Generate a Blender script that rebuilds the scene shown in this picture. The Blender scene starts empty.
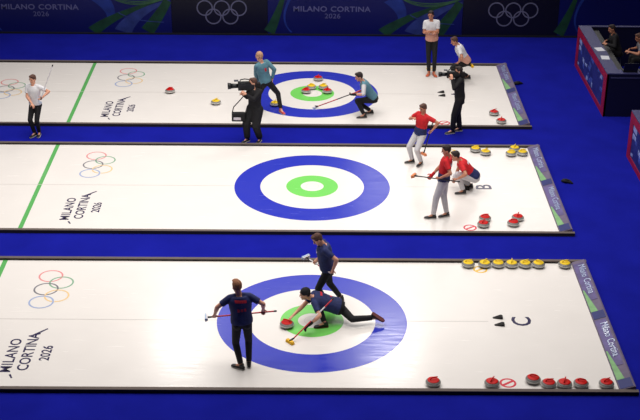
import bpy, bmesh, math, random
from mathutils import Vector, Matrix
from mathutils.bvhtree import BVHTree
random.seed(7)
PI = math.pi
V = Vector
scn = bpy.context.scene
COL = scn.collection

# ------------------------------------------------------------------ materials
def srgb(r, g, b):
    def f(c):
        c /= 255.0
        return c / 12.92 if c <= .04045 else ((c + .055) / 1.055) ** 2.4
    return (f(r), f(g), f(b), 1)

def mat(name, col, rough=.6, noise=.12, scale=30, bump=0., bscale=200, spec=.5, metal=0., sheen=0.):
    m = bpy.data.materials.new(name); m.use_nodes = True
    nt = m.node_tree; b = nt.nodes['Principled BSDF']
    tc = nt.nodes.new('ShaderNodeTexCoord')
    nz = nt.nodes.new('ShaderNodeTexNoise'); nz.inputs['Scale'].default_value = scale; nz.inputs['Detail'].default_value = 4
    nt.links.new(tc.outputs['Object'], nz.inputs['Vector'])
    rp = nt.nodes.new('ShaderNodeValToRGB')
    rp.color_ramp.elements[0].position = .3; rp.color_ramp.elements[1].position = .7
    rp.color_ramp.elements[0].color = tuple(c * (1 - noise) for c in col[:3]) + (1,)
    rp.color_ramp.elements[1].color = tuple(min(1, c * (1 + noise)) for c in col[:3]) + (1,)
    nt.links.new(nz.outputs['Fac'], rp.inputs['Fac']); nt.links.new(rp.outputs['Color'], b.inputs['Base Color'])
    b.inputs['Roughness'].default_value = rough; b.inputs['Metallic'].default_value = metal
    b.inputs['Specular IOR Level'].default_value = spec
    if sheen: b.inputs['Sheen Weight'].default_value = sheen
    if bump:
        n2 = nt.nodes.new('ShaderNodeTexNoise'); n2.inputs['Scale'].default_value = bscale; n2.inputs['Detail'].default_value = 3
        bp = nt.nodes.new('ShaderNodeBump'); bp.inputs['Strength'].default_value = bump; bp.inputs['Distance'].default_value = .01
        nt.links.new(tc.outputs['Object'], n2.inputs['Vector'])
        nt.links.new(n2.outputs['Fac'], bp.inputs['Height']); nt.links.new(bp.outputs['Normal'], b.inputs['Normal'])
    return m

def ice_mat(name, col, rough=.21, noise=.015):
    """pebbled ice or paint frozen under it: same gloss everywhere"""
    m = mat(name, col, rough, noise, 1.3, 0, spec=.5)
    nt = m.node_tree; b = nt.nodes['Principled BSDF']
    g = nt.nodes.new('ShaderNodeNewGeometry')
    mp = nt.nodes.new('ShaderNodeMapping'); mp.inputs['Scale'].default_value = (.5, 5, 1)
    nz = nt.nodes.new('ShaderNodeTexNoise'); nz.inputs['Scale'].default_value = 3.0; nz.inputs['Detail'].default_value = 5
    nt.links.new(g.outputs['Position'], mp.inputs['Vector']); nt.links.new(mp.outputs['Vector'], nz.inputs['Vector'])
    mr = nt.nodes.new('ShaderNodeMapRange'); mr.inputs['From Min'].default_value = .3; mr.inputs['From Max'].default_value = .7
    mr.inputs['To Min'].default_value = rough - .07; mr.inputs['To Max'].default_value = rough + .07
    nt.links.new(nz.outputs['Fac'], mr.inputs['Value']); nt.links.new(mr.outputs['Result'], b.inputs['Roughness'])
    bp = nt.nodes.new('ShaderNodeBump'); bp.inputs['Strength'].default_value = .05; bp.inputs['Distance'].default_value = .02
    nt.links.new(nz.outputs['Fac'], bp.inputs['Height']); nt.links.new(bp.outputs['Normal'], b.inputs['Normal'])
    return m

M = {}
M['carpet'] = mat('blue_carpet', srgb(23, 28, 142), .95, .10, 1.2, .25, 300, spec=.02)
M['ice'] = ice_mat('white_ice', srgb(237, 231, 225))
M['ring_blue'] = ice_mat('blue_ring_paint', srgb(47, 57, 184))
M['ring_green'] = ice_mat('green_ring_paint', srgb(122, 214, 100))
M['hog_green'] = ice_mat('green_line_paint', srgb(98, 178, 98))
M['thin_line'] = ice_mat('grey_line_paint', srgb(212, 205, 200))
M['ink'] = ice_mat('dark_letter_paint', srgb(58, 52, 84))
for k, c in dict(o_red=(232, 150, 150), o_green=(140, 180, 150), o_black=(130, 128, 134), o_yellow=(240, 205, 150), o_blue=(165, 180, 215),
                 m_red=(215, 60, 75), m_yellow=(235, 190, 80)).items():
    M[k] = ice_mat('paint_' + k, srgb(*c))
M['curb_top'] = mat('grey_foam', srgb(98, 86, 80), .8, .06, 8, .1)
M['curb_face'] = mat('black_foam', srgb(34, 26, 26), .8, .1, 8, .1)
M['board_navy'] = mat('navy_print', srgb(9, 8, 26), .45, .05, 2)
M['board_blue'] = mat('blue_print', srgb(8, 16, 92), .45, .15, .6)
M['wall'] = mat('dark_wall', srgb(6, 6, 24), .9)
M['b_text'] = mat('pale_print', srgb(105, 105, 150), .5)
M['b_ring'] = mat('white_print', srgb(112, 112, 134), .5)
M['rib_green'] = mat('green_print', srgb(26, 70, 38), .5, .35, 3)
M['rib_lime'] = mat('lime_print', srgb(62, 106, 66), .5, .3, 3)
M['rib_blue'] = mat('light_blue_print', srgb(30, 56, 140), .5, .35, 2)
M['rib_pale'] = mat('pale_blue_print', srgb(48, 64, 128), .5, .3, 3)
M['granite'] = mat('grey_granite', srgb(132, 130, 126), .4, .45, 160)
M['granite_band'] = mat('rough_granite_band', srgb(205, 203, 198), .8, .25, 120)
M['st_red'] = mat('red_plastic', srgb(206, 18, 12), .4, .03, spec=.2)
M['st_yellow'] = mat('yellow_plastic', srgb(238, 200, 36), .4, .03, spec=.2)
M['skin'] = mat('skin', srgb(222, 160, 130), .5, .06, 40)
M['skin_tan'] = mat('tanned_skin', srgb(196, 132, 102), .5, .06, 40)
M['navy'] = mat('navy_fabric', srgb(32, 42, 92), .8, .3, 14, .5, 30)
M['navy_dark'] = mat('dark_navy_fabric', srgb(22, 24, 54), .85, .2, 14, .5, 30)
M['red_c'] = mat('red_fabric', srgb(206, 24, 34), .8, .15, 14, .5, 30)
M['white_c'] = mat('white_fabric', srgb(226, 224, 226), .8, .06, 14, .5, 30)
M['salmon'] = mat('salmon_fabric', srgb(222, 164, 142), .8, .08, 14, .5, 30)
M['teal'] = mat('teal_fabric', srgb(88, 132, 146), .8, .16, 12, .5, 30)
M['pale_grey'] = mat('pale_grey_fabric', srgb(205, 202, 204), .85, .06, 14, .6, 25)
M['black_c'] = mat('black_fabric', srgb(18, 16, 20), .85, .3, 14, .5, 30)
M['grey_c'] = mat('grey_fabric', srgb(118, 116, 124), .85, .12, 14, .5, 30)
M['khaki'] = mat('cream_fabric', srgb(190, 160, 120), .85, .12, 14, .5, 30)
M['black_p'] = mat('black_plastic', srgb(14, 14, 16), .4, .1)
M['shoe_black'] = mat('black_shoe', srgb(22, 20, 22), .5, .1, 20)
M['shoe_red'] = mat('red_shoe', srgb(200, 70, 70), .5, .1, 20)
M['shoe_orange'] = mat('orange_shoe', srgb(205, 90, 50), .5, .1, 20)
M['sole'] = mat('pale_sole', srgb(185, 180, 175), .6)
M['sole_red'] = mat('red_sole', srgb(96, 34, 32), .6)
M['hair_ginger'] = mat('ginger_hair', srgb(146, 94, 60), .7, .3, 60, .8, 90)
M['hair_dark'] = mat('dark_hair', srgb(40, 26, 24), .7, .3, 60, .8, 90)
M['hair_brown'] = mat('brown_hair', srgb(86, 54, 42), .7, .3, 60, .8, 90)
M['hair_fair'] = mat('short_fair_hair', srgb(196, 150, 116), .7, .2, 60, .6, 90)
M['eye'] = mat('eye', srgb(30, 22, 20), .2)
M['lip'] = mat('lip', srgb(170, 90, 84), .5)
M['b_red'] = mat('red_shaft', srgb(205, 30, 44), .35, .03)
M['b_white'] = mat('white_shaft', srgb(226, 220, 222), .35, .03)
M['b_black'] = mat('black_shaft', srgb(24, 22, 24), .35, .03)
M['b_yellow'] = mat('yellow_pad', srgb(240, 186, 30), .7, .1, 40, .6, 120)
M['b_orange'] = mat('orange_pad', srgb(228, 140, 90), .7, .1, 40, .6, 120)
M['b_pale'] = mat('pale_blue_pad', srgb(178, 196, 220), .7, .1, 40, .6, 120)
M['mark_red'] = mat('dull_red_print', srgb(205, 40, 56), .8, .25, 40)
M['mark_white'] = mat('pale_patch_print', srgb(214, 206, 214), .8, .1, 40)
M['purple'] = mat('purple_print', srgb(90, 78, 128), .6, .35, 4)
M['mauve'] = mat('grey_mauve_foam', srgb(104, 92, 116), .7, .12, 6)
M['lime'] = mat('lime_green_print', srgb(122, 170, 112), .6, .15, 8)
M['navy_sq'] = mat('navy_blue_print', srgb(28, 36, 104), .6, .1, 8)
M['desk_front'] = mat('desk_navy', srgb(8, 8, 40), .5, .1, 2)
M['desk_top'] = mat('desk_lilac', srgb(62, 62, 104), .5, .05, 3)
M['desk_red'] = mat('desk_red', srgb(158, 12, 42), .5, .15, 4)
M['desk_pic'] = mat('desk_picture_blue', srgb(44, 50, 112), .4, .3, 2.5)
M['pic_white'] = mat('picture_pale_blue', srgb(150, 165, 215), .4, .35, 7)
M['pic_mid'] = mat('picture_mid_blue', srgb(70, 88, 170), .4, .3, 7)
M['paper'] = mat('white_paper', srgb(215, 215, 222), .7, .02)
M['screen'] = mat('dark_screen', srgb(10, 10, 20), .15, .02)
M['rubber'] = mat('black_rubber', srgb(24, 18, 18), .8, .15, 30, .3)
M['steel'] = mat('grey_steel', srgb(120, 122, 128), .35, .05, 20, metal=.8)

# ------------------------------------------------------------------ object helpers
def tag(o, label=None, cat=None, group=None, kind=None):
    if label: o['label'] = label
    if cat: o['category'] = cat
    if group: o['group'] = group
    if kind: o['kind'] = kind
    return o

def finish(name, bm, material, parent=None, smooth=False, world=False):
    me = bpy.data.meshes.new(name)
    bmesh.ops.recalc_face_normals(bm, faces=bm.faces[:])
    bm.to_mesh(me); bm.free()
    if smooth:
        for p in me.polygons: p.use_smooth = True
    return link(name, me, material, parent, world)

def link(name, me, material, parent=None, world=False):
    o = bpy.data.objects.new(name, me); COL.objects.link(o)
    ms = material if isinstance(material, (list, tuple)) else [material]
    me.materials.clear()
    for m in ms: me.materials.append(m)
    if parent:
        o.parent = parent
        if world:   # mesh data is in world coordinates: shift it into the parent's frame
            me.transform(root_matrix(parent).inverted())
    return o

def root_matrix(o):
    m = Matrix.LocRotScale(o.location, o.rotation_euler, o.scale)
    return (root_matrix(o.parent) @ m) if o.parent else m

def empty(name, loc, rz=0):
    o = bpy.data.objects.new(name, None); COL.objects.link(o)
    o.location = loc; o.rotation_euler = (0, 0, rz); o.empty_display_size = .1
    return o

def box(bm, x0, x1, y0, y1, z0, z1, bev=0, mi=0):
    vs = [bm.verts.new(p) for p in ((x0,y0,z0),(x1,y0,z0),(x1,y1,z0),(x0,y1,z0),(x0,y0,z1),(x1,y0,z1),(x1,y1,z1),(x0,y1,z1))]
    fs = [bm.faces.new([vs[i] for i in q]) for q in ((3,2,1,0),(4,5,6,7),(0,1,5,4),(1,2,6,5),(2,3,7,6),(3,0,4,7))]
    for f in fs: f.material_index = mi
    if bev:
        es = list({e for f in fs for e in f.edges})
        bmesh.ops.bevel(bm, geom=es, offset=bev, segments=2, affect='EDGES', profile=.6)

def loft(bm, rings, cap=True):
    """rings: lists of points, same count"""
    R = [[bm.verts.new(p) for p in r] for r in rings]
    n = len(R[0])
    for a, b in zip(R, R[1:]):
        for i in range(n):
            bm.faces.new((a[i], a[(i+1) % n], b[(i+1) % n], b[i]))
    if cap:
        bm.faces.new(R[0][::-1]); bm.faces.new(R[-1])

def frame(d, hint=V((0, 0, 1))):
    d = d.normalized(); h = V(hint)
    u = h - d * h.dot(d)
    if u.length < 1e-3: h = V((1, .2, 0)); u = h - d * h.dot(d)
    u.normalize(); return u, d.cross(u)

def ell_ring(c, u, w, a, b, n=16):
    return [c + u * (a * math.cos(2*PI*i/n)) + w * (b * math.sin(2*PI*i/n)) for i in range(n)]

def cone(bm, a, b, ra, rb, n=14, round_a=True, round_b=True, hint=V((0,0,1))):
    a = V(a); b = V(b); d = (b - a)
    if d.length < 1e-5: return
    dn = d.normalized(); u, w = frame(d, hint); rings = []
    if round_a:
        for t in (80, 55, 28): rings.append(ell_ring(a - dn*ra*math.sin(math.radians(t)), u, w, ra*math.cos(math.radians(t)), ra*math.cos(math.radians(t)), n))
    rings.append(ell_ring(a, u, w, ra, ra, n)); rings.append(ell_ring(b, u, w, rb, rb, n))
    if round_b:
        for t in (28, 55, 80): rings.append(ell_ring(b + dn*rb*math.sin(math.radians(t)), u, w, rb*math.cos(math.radians(t)), rb*math.cos(math.radians(t)), n))
    loft(bm, rings)

def ellipsoid(bm, c, ax, ay, az, n=18, m=10):
    """ax, ay, az: full axis vectors (with radii)"""
    c = V(c); rings = []
    for j in range(1, m):
        t = -PI/2 + PI*j/m
        rings.append([c + az*math.sin(t) + ax*(math.cos(t)*math.cos(2*PI*i/n)) + ay*(math.cos(t)*math.sin(2*PI*i/n)) for i in range(n)])
    loft(bm, rings)

def tube(bm, pts, r, n=8):
    pts = [V(p) for p in pts]; rings = []; hint = V((0, 0, 1))
    for i, p in enumerate(pts):
        d = (pts[min(i+1, len(pts)-1)] - pts[max(i-1, 0)])
        u, w = frame(d, hint); hint = u
        rr = r[i] if isinstance(r, (list, tuple)) else r
        rings.append(ell_ring(p, u, w, rr, rr, n))
    loft(bm, rings)

def lathe(bm, prof, n=40, c=(0, 0, 0)):
    rings = [[V((c[0]+r*math.cos(2*PI*i/n), c[1]+r*math.sin(2*PI*i/n), c[2]+z)) for i in range(n)] for r, z in prof]
    loft(bm, rings)

def annulus(bm, cx, cy, r0, r1, z, n=128, t=.0006):
    """a thin painted ring with a real upper and lower face"""
    q = []
    for r, zz in ((r1, z-t), (r1, z), (r0, z), (r0, z-t)):
        q.append([bm.verts.new((cx+r*math.cos(2*PI*i/n), cy+r*math.sin(2*PI*i/n), zz)) for i in range(n)])
    for a, b in zip(q, q[1:] + q[:1]):
        for i in range(n): bm.faces.new((a[i], a[(i+1) % n], b[(i+1) % n], b[i]))

def disc(bm, cx, cy, r, z, n=64, t=.0006):
    loft(bm, [[V((cx+r*math.cos(2*PI*i/n), cy+r*math.sin(2*PI*i/n), zz)) for i in range(n)] for zz in (z-t, z)])

def text_mesh(name, s, size, mtx, material, parent, align='CENTER', extrude=.001, spacing=1.0, sx=1.0, off=0.0, extra=None):
    cu = bpy.data.curves.new(name, 'FONT'); cu.body = s; cu.size = size; cu.align_x = align; cu.extrude = extrude
    cu.space_character = spacing; cu.offset = off; cu.resolution_u = 3
    o = bpy.data.objects.new(name, cu); COL.objects.link(o)
    dg = bpy.context.evaluated_depsgraph_get()
    me = bpy.data.meshes.new_from_object(o.evaluated_get(dg)); bpy.data.objects.remove(o)
    me.transform(mtx @ Matrix.Diagonal((sx, 1, 1, 1)))
    if extra:
        bm = bmesh.new(); bm.from_mesh(me); extra(bm); bm.to_mesh(me); bm.free()
    me.name = name
    return link(name, me, material, parent, True)

def bake(name, bm, voxel, material, parent, smooth=2, adapt=0.0):
    """closed overlapping solids fused into one continuous surface"""
    me = bpy.data.meshes.new(name + '_src'); bmesh.ops.recalc_face_normals(bm, faces=bm.faces[:]); bm.to_mesh(me); bm.free()
    o = bpy.data.objects.new(name, me); COL.objects.link(o)
    r = o.modifiers.new('r', 'REMESH'); r.mode = 'VOXEL'; r.voxel_size = voxel; r.adaptivity = adapt; r.use_smooth_shade = True
    if smooth:
        s = o.modifiers.new('s', 'SMOOTH'); s.iterations = smooth; s.factor = .5
    dg = bpy.context.evaluated_depsgraph_get()
    m2 = bpy.data.meshes.new_from_object(o.evaluated_get(dg)); bpy.data.objects.remove(o); bpy.data.meshes.remove(me)
    m2.name = name
    for p in m2.polygons: p.use_smooth = True
    return link(name, m2, material, parent, True)

# ------------------------------------------------------------------ the hall
PITCH, HW, XB, XL, CARPET = 6.162, 2.385, 5.41, -20.0, -.03
bm = bmesh.new(); box(bm, -26, 16, -12, 17.75, -.25, CARPET)
tag(finish('floor', bm, M['carpet']), 'royal blue carpet of the arena floor between and around the ice sheets', kind='structure')
bm = bmesh.new(); box(bm, -26, 16, 17.6, 17.75, CARPET, 2.3)
tag(finish('wall_back', bm, M['wall']), 'dark wall behind the row of advertising boards', kind='structure')

ROT = Matrix.Rotation(PI/2, 4, 'Z')
names = ['nearest', 'middle', 'farthest']
def sheet(k):
    Y = k * PITCH
    root = empty('ice_sheet', (0, Y, 0))
    tag(root, ['nearest white curling sheet, lettered C, with the lunging player on its rings',
               'middle white curling sheet, lettered B, with empty blue and green rings',
               'farthest white curling sheet with five stones gathered around its green ring'][k], 'curling sheet', 'curling sheets side by side')
    bm = bmesh.new(); box(bm, XL, XB + .02, -HW, HW, CARPET, 0)
    finish('ice_surface', bm, M['ice'], root)
    z = .0012
    bm = bmesh.new(); annulus(bm, 0, 0, 1.219, 1.829, z); finish('outer_ring', bm, M['ring_blue'], root)
    bm = bmesh.new(); annulus(bm, 0, 0, .27, .61, z); finish('inner_ring', bm, M['ring_green'], root)
    bm = bmesh.new(); annulus(bm, 0, 0, .145, .152, z, 64); finish('button', bm, M['thin_line'], root)
    bm = bmesh.new(); box(bm, -6.45, -6.35, -HW, HW, z-.0006, z); finish('hog_line', bm, M['hog_green'], root)
    bm = bmesh.new(); box(bm, XL, -1.829, -.009, .009, z+.0002, z+.0008); box(bm, 1.829, 3.4, -.009, .009, z+.0002, z+.0008); finish('centre_line', bm, M['thin_line'], root)
    E5 = ((-5.33, 1.71, 'o_red'), (-5.07, 1.44, 'o_green'), (-5.33, 1.17, 'o_black'), (-5.07, .90, 'o_yellow'), (-5.33, .65, 'o_blue'))
    for i, (rx, ry, c) in enumerate(E5 + tuple((a - 3.23, b - .99, d) for a, b, d in E5)):
        bm = bmesh.new(); annulus(bm, rx, ry, .215, .25, z + .0003*i, 64); finish('emblem_ring', bm, M[c], root)
    zz = Y
    def wt(s, x, y, size, sp=1.0, extra=None, sx=1):
        text_mesh('lettering', s, size, Matrix.Translation((x, zz + y, z)) @ ROT, M['ink'], root, 'CENTER', .0005, sp, sx, off=.005)
    for q in (((-5.42, -1.95), (-5.36, -2.06), (-5.33, -2.05), (-5.39, -1.92)), ((-5.28, -.6), (-5.02, -.34), (-5.00, -.37), (-5.24, -.64))):   # long first and last strokes
        bm = bmesh.new(); loft(bm, [[V((x, y, h)) for x, y in q] for h in (z - .0004, z + .0003)]); finish('letter_stroke', bm, M['ink'], root)
    wt('MILANO', -5.42, -1.30, .29, 1.08)
    wt('CORTINA', -5.12, -1.17, .29, 1.0)
    wt('2026', -4.80, -1.22, .26, 1.0)
    if k < 2:
        text_mesh('sheet_letter', 'BC'[1-k], .52, Matrix.Translation((4.22, Y + .01, z)) @ ROT, M['ink'], root, 'CENTER', .0005, off=.008)
    else:
        text_mesh('sheet_letter', 'A', .52, Matrix.Translation((4.22, Y + .01, z)) @ ROT, M['ink'], root, 'CENTER', .0005)
    # outline of a curling stone printed on the ice
    for my, c in ((-2.13, 'm_red'), (2.10, 'm_yellow')):
        bm = bmesh.new(); annulus(bm, 3.49, my, .110, .15, z, 48)
        a = math.radians(35); ca, sa = math.cos(a), math.sin(a)
        for s in (1,):
            L, wv = .12, .026
            q = [(-L, -wv), (L, -wv), (L, wv), (-L, wv)]
            loft(bm, [[V((3.49 + ca*x - sa*y, my + sa*x + ca*y, h)) for x, y in q] for h in (z - .0006, z + .0002)])
        finish('stone_outline', bm, M[c], root)
    return root
for k in range(3): sheet(k)

def prism_x(bm, x0, x1, prof):
    loft(bm, [[V((x, y, z)) for y, z in prof] for x in (x0, x1)])

for k in range(3):
    Y = k * PITCH
    for s, lab in ((-1, 'near'), (1, 'far')):
        y = Y + s * (HW + .045)
        r = empty('side_bumper', (0, y, CARPET))
        tag(r, 'long low foam bumper with grey top along the %s edge of the %s curling sheet' % (lab, names[k]), 'bumper', 'bumpers along the sheets')
        bm = bmesh.new(); box(bm, XL, XB + .34, -.042, .042, 0, .07); finish('foam_side', bm, M['curb_face'], r)
        bm = bmesh.new(); box(bm, XL, XB + .34, -.045, .045, .0701, .083, .004); finish('foam_top', bm, M['curb_top'], r)
    # printed end board
    r = empty('end_board', (XB, Y, CARPET))
    tag(r, 'low purple and green printed foam end board closing the %s curling sheet' % names[k], 'end board', 'end boards of the sheets')
    L = HW - .005
    bm = bmesh.new(); prof = [(.0215, 0), (.30, 0), (.30, .13), (.27, .14), (.03, .06), (.0215, .05)]
    loft(bm, [[V((x, y, z)) for x, z in prof] for y in (-L, L)]); finish('foam_body', bm, M['mauve'], r)
    def slope(bm, y0, y1, a0, a1, h):   # a slab lying on the sloping top, a = 0..1 across it
        def P(a, y, d): return V((.03 + .24*a, y, .06 + .08*a + d))
        b0, b1 = a0
        c0, c1 = a1
        loft(bm, [[P(b0, y0, h-.003), P(b1, y0, h-.003), P(b1, y0, h), P(b0, y0, h)], [P(c0, y1, h-.003), P(c1, y1, h-.003), P(c1, y1, h), P(c0, y1, h)]])
    for (y1, y0) in ((L-.12, .02), (-.02, -L+.02)):
        bm = bmesh.new(); slope(bm, y1, y0 + .72, (.02, .86), (.02, .86), .006); finish('purple_panel', bm, M['purple'], r)
        bm = bmesh.new(); slope(bm, y1-1.1, y0 + .28, (.0, .10), (.0, .55), .009); finish('green_flash', bm, M['lime'], r)
        bm = bmesh.new(); slope(bm, y0 + .28, y0, (.02, .95), (.02, .95), .007); finish('navy_end', bm, M['navy_sq'], r)
        ang = math.atan2(.08, .24)
        for wd, al_, dy in (('Milano', 'RIGHT', .52), ('Cortina', 'LEFT', .44)):
            mt = Matrix.Translation((XB + .115, Y + (y1 + y0)/2 + dy, CARPET + .102)) @ Matrix.Rotation(-ang, 4, 'Y') @ Matrix.Rotation(-PI/2, 4, 'Z')
            text_mesh('lettering', wd, .2, mt, M['o_blue'], r, al_, .001, 1.0, .95)

# hacks: two black foot holds either side of the centre line
def hack(k):
    r = empty('hack', (3.6, k * PITCH, .002))
    tag(r, 'pair of black rubber foot holds at the end of the %s curling sheet' % names[k], 'hack', 'hacks on the sheets')
    for s in (-1, 1):
        bm = bmesh.new(); y = s * .135
        prof = [(-.10, 0), (.09, 0), (.09, .055), (.05, .06), (-.10, .006)]
        loft(bm, [[V((x * (.75 + .25*f if x < 0 else 1), (y + (yy - y) * (.45 if x < 0 else 1)), z * f)) for x, z in prof] for yy, f in ((y-.055, .7), (y, 1), (y+.055, .7))])
        finish('foot_hold', bm, M['rubber'], r)
for k in range(3): hack(k)

# ------------------------------------------------------------------ boards at the back
PW = 9.1
def swoosh(bm, pts, y, t=.004):
    """band between two point rows: pts = [(x0,z0,x1,z1), ...]"""
    n = len(pts)
    f = [[bm.verts.new((p[0], y, p[1])) for p in pts], [bm.verts.new((p[2], y, p[3])) for p in pts]]
    g = [[bm.verts.new((p[0], y+t, p[1])) for p in pts], [bm.verts.new((p[2], y+t, p[3])) for p in pts]]
    for i in range(n-1):
        bm.faces.new((f[0][i], f[1][i], f[1][i+1], f[0][i+1])); bm.faces.new((g[0][i+1], g[1][i+1], g[1][i], g[0][i]))
        bm.faces.new((f[0][i], f[0][i+1], g[0][i+1], g[0][i])); bm.faces.new((f[1][i+1], f[1][i], g[1][i], g[1][i+1]))
    for e in (0, n-1): bm.faces.new((f[0][e], g[0][e], g[1][e], f[1][e]))

def curve_band(bm, P, w0, w1, y, n=18):
    """quadratic arc P = three (x, z) points, band widths w0 -> w1"""
    rows = []
    for i in range(n+1):
        t = i / n
        x = (1-t)**2*P[0][0] + 2*t*(1-t)*P[1][0] + t*t*P[2][0]; z = (1-t)**2*P[0][1] + 2*t*(1-t)*P[1][1] + t*t*P[2][1]
        dx = 2*(1-t)*(P[1][0]-P[0][0]) + 2*t*(P[2][0]-P[1][0]); dz = 2*(1-t)*(P[1][1]-P[0][1]) + 2*t*(P[2][1]-P[1][1])
        l = math.hypot(dx, dz) or 1; w = (w0 + (w1-w0)*t) / 2; nx, nz = -dz/l*w, dx/l*w
        cl = lambda v: min(max(v, .01), BH - .01)
        rows.append((x+nx, cl(z+nz), x-nx, cl(z-nz)))
    swoosh(bm, rows, y)
BH = 1.3
for i, x0 in enumerate((-10.5, -1.4, 7.7)):
    w = 6.1
    r = empty('advertising_board', (x0 + w/2, 17.55, CARPET))
    tag(r, ['blue advertising board with pale wording, leftmost on the back wall', 'blue advertising board with pale wording behind the standing white-shirted player',
            'blue advertising board behind the scoring desk at top right'][i], 'advertising board', 'boards along the back wall')
    bm = bmesh.new(); box(bm, -w/2 + .004, w/2 - .004, -.02, .045, 0, BH, .004); finish('panel', bm, M['board_blue'], r)
    bm = bmesh.new(); box(bm, -w/2 + .004, w/2 - .004, -.06, -.022, 0, .05); finish('kick_strip', bm, M['wall'], r)
    yf = -.0245
    cx = -w/2 + 2.03
    for wd, al_, dx in (('MILANO', 'RIGHT', -.17), ('CORTINA', 'LEFT', -.07)) if i < 2 else ():
        text_mesh('lettering', wd, .235, Matrix.Translation((x0 + w/2 + cx + dx, 17.55 + yf, .755)) @ Matrix.Rotation(PI/2, 4, 'X'), M['b_text'], r, al_, .002, 1.05, 1.16, off=.004)
    if i < 2: text_mesh('lettering', '2026', .22, Matrix.Translation((x0 + w/2 + cx, 17.55 + yf, .535)) @ Matrix.Rotation(PI/2, 4, 'X'), M['b_text'], r, 'CENTER', .002, 1.05, 1.1)
    g0 = -w/2
    # green stroke at the left end
    bm = bmesh.new(); curve_band(bm, ((g0+.05, .1), (g0+.3, .6), (g0+.5, 1.29)), .35, .12, yf); finish('green_stroke', bm, M['rib_green'], r)
    bm = bmesh.new(); curve_band(bm, ((g0+.75, .1), (g0+.3, .5), (g0+.75, 1.29)), .04, .09, yf); finish('blue_stroke', bm, M['rib_blue'], r)
    # the ribbons at the right end
    q = w/2 - 2.55
    bm = bmesh.new(); curve_band(bm, ((q+.05, .06), (q+.7, .65), (q+2.5, 1.2)), .38, .015, yf); finish('green_stroke', bm, M['rib_green'], r)
    bm = bmesh.new(); curve_band(bm, ((q+.25, 1.28), (q+1.0, .6), (q+.35, .15)), .5, .06, yf+.0015); finish('blue_glow', bm, M['rib_blue'], r)
    bm = bmesh.new(); curve_band(bm, ((q+1.0, .05), (q+1.3, .7), (q+2.52, 1.1)), .55, .05, yf+.001); finish('blue_ribbon', bm, M['rib_pale'], r)
    bm = bmesh.new(); curve_band(bm, ((q+2.45, 1.1), (q+2.1, .5), (q+1.75, .08)), .25, .42, yf+.0005); finish('green_leaf', bm, M['rib_green'], r)
    for dz in (0, .05, .11):
        bm = bmesh.new(); curve_band(bm, ((q+.65, 1.2+dz*.3), (q+1.4, .72+dz*1.6), (q+2.5, 1.22)), .02, .035, yf-.001-dz*.01); finish('thin_stroke', bm, M['rib_lime'], r)
    bm = bmesh.new(); curve_band(bm, ((q+.9, .7), (q+1.3, .42), (q+2.3, .4)), .03, .02, yf-.002); finish('thin_stroke', bm, M['rib_pale'], r)
for i, x0 in enumerate((-4.4, 4.7)):
    w = 3.0
    r = empty('advertising_board', (x0 + w/2, 17.55, CARPET))
    tag(r, ['black advertising board with five pale linked rings, left of the middle of the back wall', 'black advertising board with five pale linked rings near the scoring desk'][i], 'advertising board', 'boards along the back wall')
    bm = bmesh.new(); box(bm, -w/2 + .004, w/2 - .004, -.02, .045, 0, BH, .004); finish('panel', bm, M['board_navy'], r)
    bm = bmesh.new(); box(bm, -w/2 + .004, w/2 - .004, -.06, -.022, 0, .05); finish('kick_strip', bm, M['wall'], r)
    for j, (dx, z) in enumerate(((-.53, .87), (0, .87), (.53, .87), (-.265, .60), (.265, .60))):
        bm = bmesh.new(); annulus(bm, dx + .07, 0, .215, .255, .002, 64, .004)
        bmesh.ops.transform(bm, matrix=Matrix.Translation((0, -.0245 - .0006*j, z)) @ Matrix.Rotation(PI/2, 4, 'X'), verts=bm.verts[:])
        finish('emblem_ring', bm, M['b_ring'], r)

# ------------------------------------------------------------------ curling stones
def copy_tree(o, parent=None):
    c = o.copy(); COL.objects.link(c)
    for k in list(c.keys()):
        if k in ('label', 'group'): del c[k]
    if parent: c.parent = parent
    for ch in list(o.children): copy_tree(ch, c)
    return c

def make_stone(colour):
    r = empty('curling_stone', (0, 0, 0)); r['category'] = 'curling stone'
    bm = bmesh.new(); lathe(bm, [(.058, 0), (.064, 0), (.07, .006), (.11, .018), (.135, .032), (.1435, .044), (.1435, .073), (.135, .088), (.112, .103), (.08, .1125), (.03, .114)], 40)
    finish('granite_body', bm, M['granite'], r, True)
    bm = bmesh.new(); lathe(bm, [(.1436, .043), (.1456, .046), (.1456, .071), (.1436, .074)], 40); finish('striking_band', bm, M['granite_band'], r, True)
    m = M['st_' + colour]
    bm = bmesh.new(); lathe(bm, [(.112, .1045), (.114, .107), (.106, .113), (.07, .1195), (.02, .121)], 36); finish('handle_plate', bm, m, r, True)
    bm = bmesh.new(); tube(bm, [(-.062, 0, .118), (-.058, 0, .135), (-.045, 0, .152), (-.02, 0, .160), (.03, 0, .161), (.085, 0, .158)], [.015, .013, .013, .0135, .0135, .010], 10)
    finish('handle', bm, m, r, True)
    return r
PROTO = {}
def stone(colour, x, y, rz, label, group=None, z=.002):
    if colour not in PROTO: PROTO[colour] = o = make_stone(colour)
    else: o = copy_tree(PROTO[colour])
    o.location = (x, y, z); o.rotation_euler = (0, 0, math.radians(rz)); o.scale = (.94, .94, .96); tag(o, label, 'curling stone', group)
    return o
g = 'red stones along the near edge of the nearest sheet'
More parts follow.
